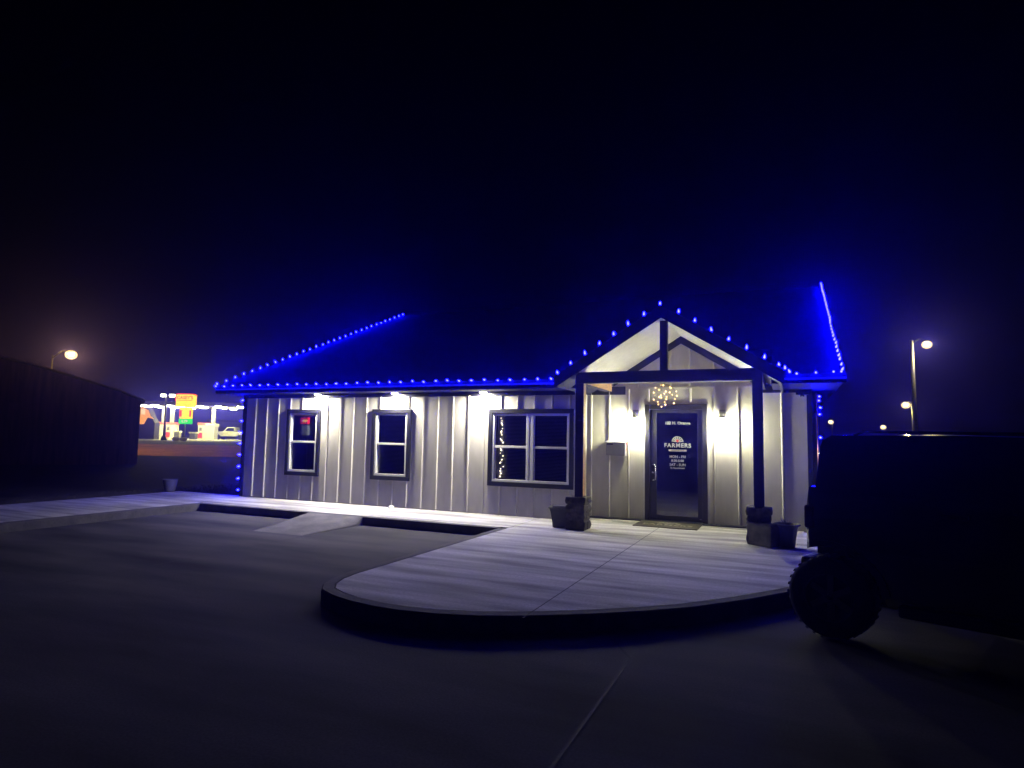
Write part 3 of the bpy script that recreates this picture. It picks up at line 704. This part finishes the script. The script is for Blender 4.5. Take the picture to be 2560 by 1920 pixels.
for k in range(24):
    z = .72+1.22*k/24+rr.uniform(-.02, .02); r = .19*(2.1-z)/1.5
    lpart('bulb', MB().sphere((rr.uniform(-.10, .6)*r*1.1, -.085+rr.uniform(0, .02), z), rr.uniform(.006, .013), 8, 5), E_TREE, o)

# ------------------------------------------------------------------ the dark four-by-four at right
CA = math.atan2(-.34, .94)
car = thing('parked_car', 'dark boxy four by four parked at the right edge, rear towards the porch', 'car', (.35+.34*.80, 6.19+.94*.80, -.15), CA)
CW = 1.86
def carbody():
    # stations: x, z bottom, z belt, z top, half width at belt, half width at top, front/back lean handled by the lists
    mb = MB()
    st = [(-.20, .50, 1.10, 1.11, .80, .78), (-.175, .40, 1.12, 1.13, .90, .86), (-.15, .38, 1.27, 1.28, .925, .88), (-.13, .36, 1.28, 1.29, .93, .89), (-.10, .34, 1.28, 1.295, .93, .85),
          (-.085, .34, 1.28, 1.70, .93, .76), (-.02, .34, 1.28, 1.745, .93, .72), (.9, .34, 1.28, 1.75, .93, .72), (1.6, .34, 1.27, 1.735, .93, .72), (1.95, .34, 1.26, 1.73, .93, .72), (2.45, .34, 1.20, 1.24, .92, .80),
          (3.15, .34, 1.14, 1.17, .90, .78), (3.38, .36, 1.08, 1.10, .86, .76), (3.46, .46, 1.0, 1.02, .78, .70)]
    rows = []
    for x, zb, zl, zt, wb, wt in st:
        rows.append([(x, -wb*.86, zb), (x, -wb*.97, zb+.08), (x, -wb, .78), (x, -wb*.985, zl-.05), (x, -wb*.955, zl), (x, -wt-.02, max(zl+.002, zt-.07)), (x, -wt+.05, max(zl+.004, zt-.012)), (x, -wt*.5, max(zl+.006, zt)),
                     (x, wt*.5, max(zl+.006, zt)), (x, wt-.05, max(zl+.004, zt-.012)), (x, wt+.02, max(zl+.002, zt-.07)), (x, wb*.955, zl), (x, wb*.985, zl-.05), (x, wb, .78), (x, wb*.97, zb+.08), (x, wb*.86, zb)])
    n = len(rows[0]); vs = [p for r in rows for p in r]
    fs = [(j*n+i, j*n+(i+1) % n, (j+1)*n+(i+1) % n, (j+1)*n+i) for j in range(len(rows)-1) for i in range(n)]
    fs += [tuple(range(n)), tuple(range(len(vs)-1, len(vs)-1-n, -1))]
    return mb.add(vs, fs)
ob = carbody().build('body', None)
cut = MB()
for xx in (0, 2.55):
    cut.cyl((xx, -1.2, .37), (xx, -.55, .37), .41, .41, 28); cut.cyl((xx, .55, .37), (xx, 1.2, .37), .41, .41, 28)
co = cut.build('wheel_cut', None)
bmod = ob.modifiers.new('cut', 'BOOLEAN'); bmod.object = co; bmod.operation = 'DIFFERENCE'; bmod.solver = 'EXACT'
bv = ob.modifiers.new('bevel', 'BEVEL'); bv.width = .015; bv.segments = 2; bv.limit_method = 'ANGLE'; bv.angle_limit = rad(35)
bpy.context.view_layer.update()
me = bpy.data.meshes.new_from_object(ob.evaluated_get(bpy.context.evaluated_depsgraph_get()))
ob.modifiers.clear(); ob.data = me; COL.objects.unlink(co); bpy.data.objects.remove(co)
me.materials.clear(); me.materials.append(MT['carpaint']); ob.parent = car
def wheel(x, y):
    s = 1 if y > 0 else -1
    t = thing('wheel', None, None, (x, y, .35)); t.parent = car
    prof = [(.20, -.12), (.305, -.125), (.335, -.10), (.343, -.05), (.343, .05), (.335, .10), (.305, .125), (.20, .12)]
    m = Matrix.Rotation(rad(90), 4, 'X')
    ty = MB().lathe(prof, (0, 0, 0), 32, m)
    for k in range(32):
        a = 2*math.pi*k/32; ty.box(-.012, .012, -.11, .11, .336, .3455, Matrix.Rotation(a, 4, 'Y'))
    lpart('tyre', ty, MT['tyre'], t)
    r = MB().lathe([(.205, -.115), (.205, .115), (.185, .10), (.175, .06), (.001, .06), (.001, -.06), (.175, -.06), (.185, -.10), (.205, -.115)], (0, 0, 0), 28, m)
    for k in range(6): r.box(-.025, .025, -.085, .085, .03, .20, Matrix.Rotation(2*math.pi*k/6, 4, 'Y'))
    lpart('rim', r, MT['rim'], t)
for xx in (0, 2.55):
    for yy in (-.80, .80): wheel(xx, yy)
def side_y(x, z):  # greenhouse side plane
    k = (z-1.28)/(1.73-1.28); return .888 + (.745-.888)*k
for s in (-1, 1):
    for pts in ([(.06, 1.32), (.66, 1.32), (.66, 1.69), (.12, 1.69)], [(.74, 1.32), (1.46, 1.32), (1.46, 1.69), (.74, 1.69)], [(1.54, 1.31), (2.22, 1.30), (1.94, 1.68), (1.54, 1.69)]):
        b = MB(); vs = [(x, s*(side_y(x, z)+.004), z) for x, z in pts] + [(x, s*(side_y(x, z)-.012), z) for x, z in pts]
        b.add(vs, [(0, 1, 2, 3), (7, 6, 5, 4), (0, 4, 5, 1), (1, 5, 6, 2), (2, 6, 7, 3), (3, 7, 4, 0)]); lpart('side_window', b, MT['carglass'], car)
b = MB(); vs = [(-.112, -.74, 1.335), (-.112, .74, 1.335), (-.098, .68, 1.68), (-.098, -.68, 1.68)]; vs2 = [(p[0]+.02, p[1], p[2]) for p in vs]
b.add(vs+vs2, [(0, 1, 2, 3), (7, 6, 5, 4), (0, 4, 5, 1), (1, 5, 6, 2), (2, 6, 7, 3), (3, 7, 4, 0)]); lpart('rear_window', b, MT['carglass'], car)
b = MB(); vs = [(2.42, -.74, 1.27), (2.42, .74, 1.27), (1.99, .66, 1.72), (1.99, -.66, 1.72)]; vs2 = [(p[0]-.02, p[1], p[2]-.01) for p in vs]
vs = [(p[0]+.015, p[1], p[2]+.012) for p in vs]
b.add(vs+vs2, [(0, 1, 2, 3), (7, 6, 5, 4), (0, 4, 5, 1), (1, 5, 6, 2), (2, 6, 7, 3), (3, 7, 4, 0)]); lpart('windscreen', b, MT['carglass'], car)
for s in (-1, 1):
    b = MB(); b.box(-.185, -.10, s*.87-.07, s*.87+.07, .92, 1.12); lpart('taillight', b, MT['redlens'], car, .02)
    b = MB(); b.cyl((3.40, s*.62, .88), (3.485, s*.62, .88), .10, .095, 18); lpart('headlight', b, MT['clearlens'], car)
    b = MB(); b.tube([(.16, s*.66, 1.735), (.24, s*.66, 1.765), (1.65, s*.66, 1.755), (1.78, s*.66, 1.715)], .011, 8); lpart('roof_rail', b, MT['carpaint'], car)
    b = MB(); b.box(1.98, 2.14, s*1.02-.07, s*1.02+.07, 1.26, 1.46); b.cyl((2.06, s*.88, 1.30), (2.06, s*.97, 1.32), .02, .02, 8); lpart('side_mirror', b, MT['cartrim'], car, .025)
    for xx in (.82, 1.62): 
        b = MB(); b.box(xx, xx+.18, s*.935-.012, s*.935+.012, 1.10, 1.135); lpart('door_handle', b, MT['cartrim'], car, .006)
    for xx in (0, 2.55):
        b = MB(); pr_ = []
        for k in range(13):
            t = math.pi*(.04+.56*k/12); pr_.append((xx+.412*math.cos(t), .37+.412*math.sin(t)))
        for k in range(12, -1, -1):
            t = math.pi*(.04+.56*k/12); pr_.append((xx+.46*math.cos(t), .37+.46*math.sin(t)))
        b.prism(pr_, s*.86, s*.945, 'y'); lpart('wheel_flare', b, MT['cartrim'], car)
    b = MB(); b.box(.52, 2.04, s*.92-.05, s*.92+.05, .30, .40); lpart('side_step', b, MT['cartrim'], car, .02)
b = MB(); b.box(-.25, -.15, -.86, .86, .48, .66); lpart('rear_bumper', b, MT['cartrim'], car, .03)
b = MB(); b.box(3.40, 3.58, -.86, .86, .44, .66); lpart('front_bumper', b, MT['cartrim'], car, .03)

# ------------------------------------------------------------------ barn across the side yard
th = rad(-56); dv = Vector((math.sin(th), math.cos(th), 0)); lv = Vector((-dv.y, dv.x, 0))   # depth, leftwards
if lv.y > 0: lv = -lv
C0 = Vector((-30.1, 21.8, -.165)) + lv*.22
barn = thing('barn', 'dark weathered red board barn with rounded gambrel roof at far left', 'barn', C0)
prof = [(0, 0), (0, 3.25), (1.1, 3.68), (4.3, 4.62), (5.9, 4.95), (7.5, 4.7), (10.7, 3.7), (11.8, 3.25), (11.8, 0)]
def bp(u, dd, z): return lv*u + dv*dd + Vector((0, 0, z))
b = MB(); n = len(prof)
vs = [bp(u, dd, z) for dd in (0, 14) for u, z in prof]
b.add(vs, [tuple(range(n)), tuple(range(2*n-1, n-1, -1)), (0, n, n+1, 1), (n-1, n-2, 2*n-2, 2*n-1)])
u = .25
while u < 11.7:
    zt = max(0.5, [p0[1]+(p1[1]-p0[1])*(u-p0[0])/(p1[0]-p0[0]) for p0, p1 in zip(prof[1:-2], prof[2:-1]) if p0[0] <= u <= p1[0]][0]-.05)
    q = [bp(u-.02, -.025, .05), bp(u+.02, -.025, .05), bp(u+.02, -.025, zt), bp(u-.02, -.025, zt)]; q2 = [p+dv*.024 for p in q]
    b.add(q+q2, [(0, 1, 2, 3), (0, 4, 5, 1), (1, 5, 6, 2), (2, 6, 7, 3), (3, 7, 4, 0)]); u += .42
lpart('wall', b, MT['barn'], barn)
b = MB(); top = prof[1:-1]; ext = [(-.18, 3.20)] + [(u, z+.03) for u, z in top[1:-1]] + [(11.98, 3.20)]
for (u0, z0_), (u1, z1_) in zip(ext[:-1], ext[1:]):
    vs = [bp(u0, -.25, z0_), bp(u1, -.25, z1_), bp(u1, 14.2, z1_), bp(u0, 14.2, z0_)]; vs2 = [p+Vector((0, 0, .08)) for p in vs]
    b.add(vs+vs2, [(3, 2, 1, 0), (4, 5, 6, 7), (0, 1, 5, 4), (1, 2, 6, 5), (2, 3, 7, 6), (3, 0, 4, 7)])
lpart('roof', b, MT['barnroof'], barn)
b = MB(); vs = [bp(4.4, -.06, .0), bp(7.4, -.06, .0), bp(7.4, -.06, 2.9), bp(4.4, -.06, 2.9)]; vs2 = [p+dv*.03 for p in vs]
b.add(vs+vs2, [(0, 1, 2, 3), (0, 4, 5, 1), (1, 5, 6, 2), (2, 6, 7, 3), (3, 7, 4, 0)]); lpart('door', b, MT['barn'], barn)

# ------------------------------------------------------------------ street lamps
def halo_glow(name, rgb, k):  # see-through shell whose emission stands in for a lamp's halo
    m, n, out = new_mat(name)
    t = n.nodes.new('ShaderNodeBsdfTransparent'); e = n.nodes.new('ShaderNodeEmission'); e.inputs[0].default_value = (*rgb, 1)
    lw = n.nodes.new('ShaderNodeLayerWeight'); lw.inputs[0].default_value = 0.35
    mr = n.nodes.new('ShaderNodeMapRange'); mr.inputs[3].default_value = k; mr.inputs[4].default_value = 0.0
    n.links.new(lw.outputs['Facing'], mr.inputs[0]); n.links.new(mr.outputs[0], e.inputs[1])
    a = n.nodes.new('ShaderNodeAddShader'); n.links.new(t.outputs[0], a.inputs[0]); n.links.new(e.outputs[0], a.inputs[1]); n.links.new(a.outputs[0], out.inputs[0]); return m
E_HALO = halo_glow("lamp_halo_glow", (1.0, .74, .28), 2.0)
def street_lamp(label, base, top, head, arm_dir, pole_m, r, lamp_r, E, halo=True):
    base = Vector(base); o = thing('street_lamp', label, 'street lamp', base, 0, 'street lamps')
    top = Vector(top)-base; head = Vector(head)-base
    lpart('pole', MB().cyl((0, 0, 0), top, r, r*.7, 12), pole_m, o)
    b = MB(); mid = (top+head)/2 + Vector((0, 0, .22)); b.tube([top-Vector((0, 0, .25)), mid, head+Vector((0, 0, .12))], .05, 8); lpart('arm', b, MT['black'], o)
    h = MB().lathe([(.001, .16), (.10, .15), (.20, .06), (.22, 0), (.17, -.01)], head, 14); lpart('lamp_head', h, MT['metalpole'], o)
    lpart('lens', MB().sphere(head-Vector((0, 0, .10)), lamp_r, 12, 8, .8), E, o)
    if halo: lpart('halo_shell', MB().sphere(head-Vector((0, 0, .16)), lamp_r*2.3, 20, 12, .85), E_HALO, o)  # shell added to draw the yellow halo, no part of the lamp
q = far(-34.3, 48, -.165); h = far(-34.3+.55, 47.4, 7.4)
street_lamp('lit warm lamp on a pole rising behind the barn at far left', far(-35.6, 48, gz(48)), far(-35.6, 48, 7.3), h, None, MT['black'], .08, .18, em("lit_yard_lamp", (1, .58, .06), 2000.0))
street_lamp('tall lit street lamp with bright warm head behind the dark car', far(31.1, 48, gz(48)), far(31.0, 48, 9.7), far(31.85, 47.5, 9.45), None, MT['metalpole'], .17, .16, em("lit_tall_lamp", (1, .80, .30), 900.0))
street_lamp('smaller lit street lamp just left of the tall street lamp pole', far(58.0, 90, gz(90)), far(57.8, 90, 7.9), far(56.7, 89.6, 7.5), None, MT['metalpole'], .16, .26, em("lit_small_lamp", (1, .78, .25), 300.0))
street_lamp('tiny far lamp just right of the office corner', far(56.3, 110, gz(110)), far(56.6, 110, 5.9), far(56.3, 110, 5.6), None, MT['pole'], .10, .20, em("lit_far_lamp", (1, .9, .62), 10.0))
street_lamp('tiny far lamp low above the dark car roof', far(77.4, 130, gz(130)), far(77.8, 130, 5.8), far(77.4, 130, 5.45), None, MT['pole'], .10, .26, em("lit_low_lamp", (1, .95, .75), 8.0))

# ------------------------------------------------------------------ road and filling station far left
def sheet(name, mat, u0, u1, d0, d1, dz, n=10):
    mb = MB(); vs = []
    for k in range(n+1):
        d = d0+(d1-d0)*k/n; vs += [far(u0, d, gz(d)+dz), far(u1, d, gz(d)+dz)]
    mb.add(vs, [(2*k, 2*k+1, 2*k+3, 2*k+2) for k in range(n)]); return struct(mb.build(name, mat))
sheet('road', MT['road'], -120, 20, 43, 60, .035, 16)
sheet('road_verge', MT['verge'], -120, 20, 60.2, 67.5, .03, 10)
sheet('forecourt', MT['forecourt'], -62, -20, 68, 112, .03, 12)
def P(px, d): return (px-1280.0)/1560.0*d
def Z(px, y, d): return 1.5 + ((1096.2+.01885*(px-1280)) - y)/1560.0*d*1.0
canopy = thing('canopy', 'long lit canopy over the filling station pumps', 'canopy', far(-52, 92, gz(92)))
def fbox(mb, u0, u1, d0, d1, z0, z1, o):
    vs = [far(u, d, z)-o.location for z in (z0, z1) for d in (d0, d1) for u in (u0, u1)]
    return mb.add(vs, [(0, 2, 3, 1), (4, 5, 7, 6), (0, 1, 5, 4), (2, 6, 7, 3), (0, 4, 6, 2), (1, 3, 7, 5)])
u0, u1 = P(345, 92), P(640, 92)
lpart('deck', fbox(MB(), u0, u1, 87, 99, 5.25, 5.75, canopy), MT['darktank'], canopy, .05)
for px in (413, 434, 537):
    lpart('column', fbox(MB(), P(px, 93)-.22, P(px, 93)+.22, 92.8, 93.2, gz(93), 5.25, canopy), MT['metalpole'], canopy)
for k, (px, d) in enumerate([(357, 88.5), (372, 91), (390, 88.5), (403, 93), (425, 88.5), (437, 93), (454, 88.5), (500, 88.5), (512, 92), (548, 88.5), (560, 92), (603, 88.5), (585, 95), (480, 95)]):
    b = fbox(MB(), P(px, d)-.36, P(px, d)+.36, d-.35, d+.35, 5.10, 5.24, canopy); lpart('canopy_lamp', b, E_CANOPY, canopy)
def pump(px, d, label, hx):
    z = gz(d)+.18; o = thing('fuel_pump', label, 'fuel pump', far(P(px, d), d, gz(d)+.03), YAW*-1*0, 'fuel pumps under the canopy')
    o.rotation_euler = (0, 0, -YAW)
    lpart('island', MB().box(-1.9, 1.9, -.6, .6, 0, .16), MT['forecourt'], o, .03)
    lpart('cabinet', MB().box(-.75, .75, -.35, .35, .16, 2.05), MT['pumpwhite'], o, .02)
    lpart('topper', MB().box(-.86, .86, -.4, .4, 2.052, 2.42), pm("pale_red_topper", (.55, .12, .08), .5), o, .02)
    lpart('lower_panel', MB().box(-.74, -.12, -.372, -.352, .2, .98), MT['red'], o)
    lpart('screen', MB().box(-.6, -.2, -.372, -.352, 1.25, 1.75), MT['darktank'], o)
    for s in (-1, 1):
        b = MB(); b.tube([(s*.78, -.1, 1.5), (s*.98, -.2, 1.1), (s*.92, -.2, .7), (s*.78, -.15, .95)], .03, 6); lpart('hose', b, MT['black'], o)
    return o
pump(401, 90, 'red topped white fuel pump behind the dark pole, left end of the forecourt', 0)
pump(436, 93, 'red topped white fuel pump just left of the tall yellow sign', 0)
pump(516, 92, 'red topped white fuel pump right of the tall yellow sign', 0)
def bin_(px, d, w_, h_, label, m):
    o = thing('bin', label, 'bin', far(P(px, d), d, gz(d)+.03), 0, 'bins on the forecourt'); o.rotation_euler = (0, 0, -YAW)
    lpart('body', MB().box(-w_/2, w_/2, -w_/2, w_/2, 0, h_*.8), m, o, .04); lpart('lid', MB().box(-w_/2-.08, w_/2+.08, -w_/2-.08, w_/2+.08, h_*.8+.002, h_), MT['pumpwhite'], o, .03)
bin_(379, 89, .8, 1.15, 'dark square bin with pale lid left of all the fuel pumps', MT['darktank'])
bin_(450, 89, .7, 1.15, 'pale bin close to the left foot of the yellow sign', MT['metalpole'])
bin_(490, 89, .8, 1.05, 'dark bin with pale lid between the yellow sign and right pump', MT['darktank'])
bin_(535, 91, 1.2, 2.3, 'tall white ice chest right of the right fuel pump', MT['pumpwhite'])
def pickup():
    d = 93; o = thing('pickup_truck', 'white pickup truck parked on the forecourt beside the office corner', 'pickup truck', far(P(584, d), d, gz(d)+.03)); o.rotation_euler = (0, 0, -YAW)
    b = MB(); b.prism([(-2.4, .5), (2.6, .5), (2.6, 1.15), (.9, 1.2), (-1.0, 1.22), (-2.35, 1.12), (-2.45, .8)], -.9, .9, 'y'); lpart('body', b, MT['whitecar'], o, .06)
    b = MB(); b.prism([(-.95, 1.222), (.9, 1.205), (.8, 1.85), (-.35, 1.85)], -.8, .8, 'y'); lpart('cab', b, MT['whitecar'], o, .06)
    b = MB(); b.prism([(-.62, 1.3), (.7, 1.3), (.66, 1.74), (-.28, 1.74)], -.812, -.802, 'y'); lpart('side_window', b, MT['carglass'], o)
    for xx in (-1.6, 1.7):
        for yy in (-.86, .86): lpart('wheel', MB().cyl((xx, yy-.12, .4), (xx, yy+.12, .4), .4, .4, 18), MT['tyre'], o)
    b = MB(); b.box(-2.46, -2.36, -.85, -.55, .85, 1.05); lpart('headlight', b, MT['clearlens'], o)
pickup()
b = MB(); o = thing('store_building', 'long low pale store building behind the forecourt at right', 'building', far(P(580, 122), 122, gz(122)+.02)); o.rotation_euler = (0, 0, -YAW)
lpart('wall', MB().box(-4.2, 9, 0, 8, 0, 3.2), pm("drab_store_wall", (.14, .14, .11), .8), o); lpart('roof', MB().box(-4.5, 9.3, -.4, 8.3, 3.202, 3.6), MT['barnroof'], o, .03)
lpart('door', MB().box(-2, -.9, -.03, -.002, .02, 2.2), MT['darktank'], o)
# orange lit gable seen beside the barn
o = thing('shop_gable', 'orange lit shop gable with sloping roof edge, just right of the barn', 'building', far(P(370, 84), 84, gz(84))); o.rotation_euler = (0, 0, -YAW)
lpart('wall', MB().prism([(-3, 0), (1.15, 0), (1.15, 2.2), (.75, 2.75), (.1, 4.2), (-3, 4.2)], .0, 1.2, 'y'), pm("dark_shop_wall", (.03, .025, .03), .8), o)
b = MB(); b.prism([(-1.0, 2.0), (-.3, 2.0), (.15, 2.9), (1.0, 2.75), (.55, 3.1), (.2, 3.9), (-.5, 4.25), (-1.0, 4.25)], -.06, -.01, 'y')
lpart('lit_panel', b, em("lit_orange_panel", (1.0, .38, .05), 1.7), o)
b = MB(); b.box(-.75, -.2, -.10, -.062, 3.3, 4.05); lpart('lit_panel', b, em("lit_cream_panel", (1, .72, .34), 1.6), o)
# tall price sign
sd = 72.0; so_ = thing('station_sign', 'tall yellow and red lit filling station sign with green price panel', 'sign', far(P(467, sd), sd, gz(sd)+.02)); so_.rotation_euler = (0, 0, -YAW)
zb = so_.location.z
def sz(y): return Z(467, y, sd)-zb
lpart('pole', MB().cyl((0, 0, 0), (0, 0, sz(1058)), .09, .09, 12), MT['metalpole'], so_)
lpart('cabinet', MB().box(-1.10, 1.05, -.25, .25, sz(1017), sz(987)), E_YELLOW, so_, .04)
b = MB(); b.prism([(-1.18, sz(1003)), (-1.18, sz(987.5)), (-.95, sz(984.5)), (.80, sz(984.5)), (1.12, sz(988.5)), (1.12, sz(989.5)), (.78, sz(986.5)), (-.92, sz(986.5)), (-1.105, sz(989)), (-1.105, sz(1003))], -.27, .27, 'y'); lpart('roof_outline', b, E_RED, so_)
b = MB(); b.box(-1.0, .78, -.262, -.252, sz(1002), sz(1001)); put_text(b, "CASEY'S", .52, (-.08, -.256, sz(995)), offset=.012); lpart('lettering', b, em("lit_dark_red_letters", (.42, .06, .01), 0.5), so_)
lpart('mid_cabinet', MB().box(-.62, .72, -.2, .2, sz(1046.5), sz(1019.2)), E_YELLOW, so_, .03)
b = MB(); b.box(-.62, -.36, -.216, -.204, sz(1042), sz(1026)); b.box(.50, .72, -.216, -.204, sz(1042), sz(1026)); lpart('side_panel', b, E_RED, so_)
lpart('price_panel', MB().box(-.68, .74, -.2, .2, sz(1060), sz(1047)), E_GREEN, so_, .03)
b = MB(); put_text(b, "2.79", .40, (0, -.206, sz(1053.5)), offset=.015); lpart('price_digits', b, E_PALE, so_)
for s, lab in ((-1, 'left round white planter at the foot of the yellow sign'), (1, 'right round white planter at the foot of the yellow sign')):
    o = thing('sign_planter', lab, 'planter', far(P(465, sd)+s*.42-.1, sd-.6, gz(sd)+.03), 0, 'white planters under the yellow sign')
    lpart('tub', MB().lathe([(.001, .0), (.30, .0), (.40, .16), (.41, .30), (.30, .42), (.20, .42)], n=18), MT['pumpwhite'], o); lpart('soil', MB().lathe([(.001, .40), (.21, .41)], n=12), MT['soil'], o)
# dark mast with two floodlights
md = 74.0; o = thing('floodlight_mast', 'dark mast with two bright floodlights before the left pump', 'mast', far(P(416, md), md, gz(md)+.02)); o.rotation_euler = (0, 0, -YAW)
zt = Z(416, 993, md)-o.location.z
b = MB(); b.cyl((0, 0, 0), (0, 0, zt), .13, .08, 10); b.cyl((0, 0, 0), (0, 0, .55), .38, .2, 12); lpart('pole', b, MT['black'], o)
b = MB(); b.box(-.5, 1.0, -.06, .06, zt-.05, zt+.05); lpart('crossbar', b, MT['black'], o)
for xx in (-.30, .72): lpart('lamp', MB().box(xx-.28, xx+.28, -.16, -.04, zt+.06, zt+.32), em("lit_mast_lamp", (1, .95, .45), 60.0), o)

# ------------------------------------------------------------------ blue tinted haze added for the glow around the bulbs
hz = MB(); vs = [far(u, d, z) for z in (-1.3, 12.0) for d in (-42, 230) for u in (-172, 172)]
hz.add(vs, [(0, 2, 3, 1), (4, 5, 7, 6), (0, 1, 5, 4), (2, 6, 7, 3), (0, 4, 6, 2), (1, 3, 7, 5)])
m, n, out = new_mat('glow_haze')
v = n.nodes.new('ShaderNodeVolumePrincipled'); v.inputs['Color'].default_value = (.10, .09, 1, 1); v.inputs['Density'].default_value = 0.0058; v.inputs['Anisotropy'].default_value = 0.88
n.links.new(v.outputs[0], out.inputs['Volume'])
tag(hz.build('haze', m), 'thin blue haze added for the glow around the bulbs', 'haze', kind='stuff')
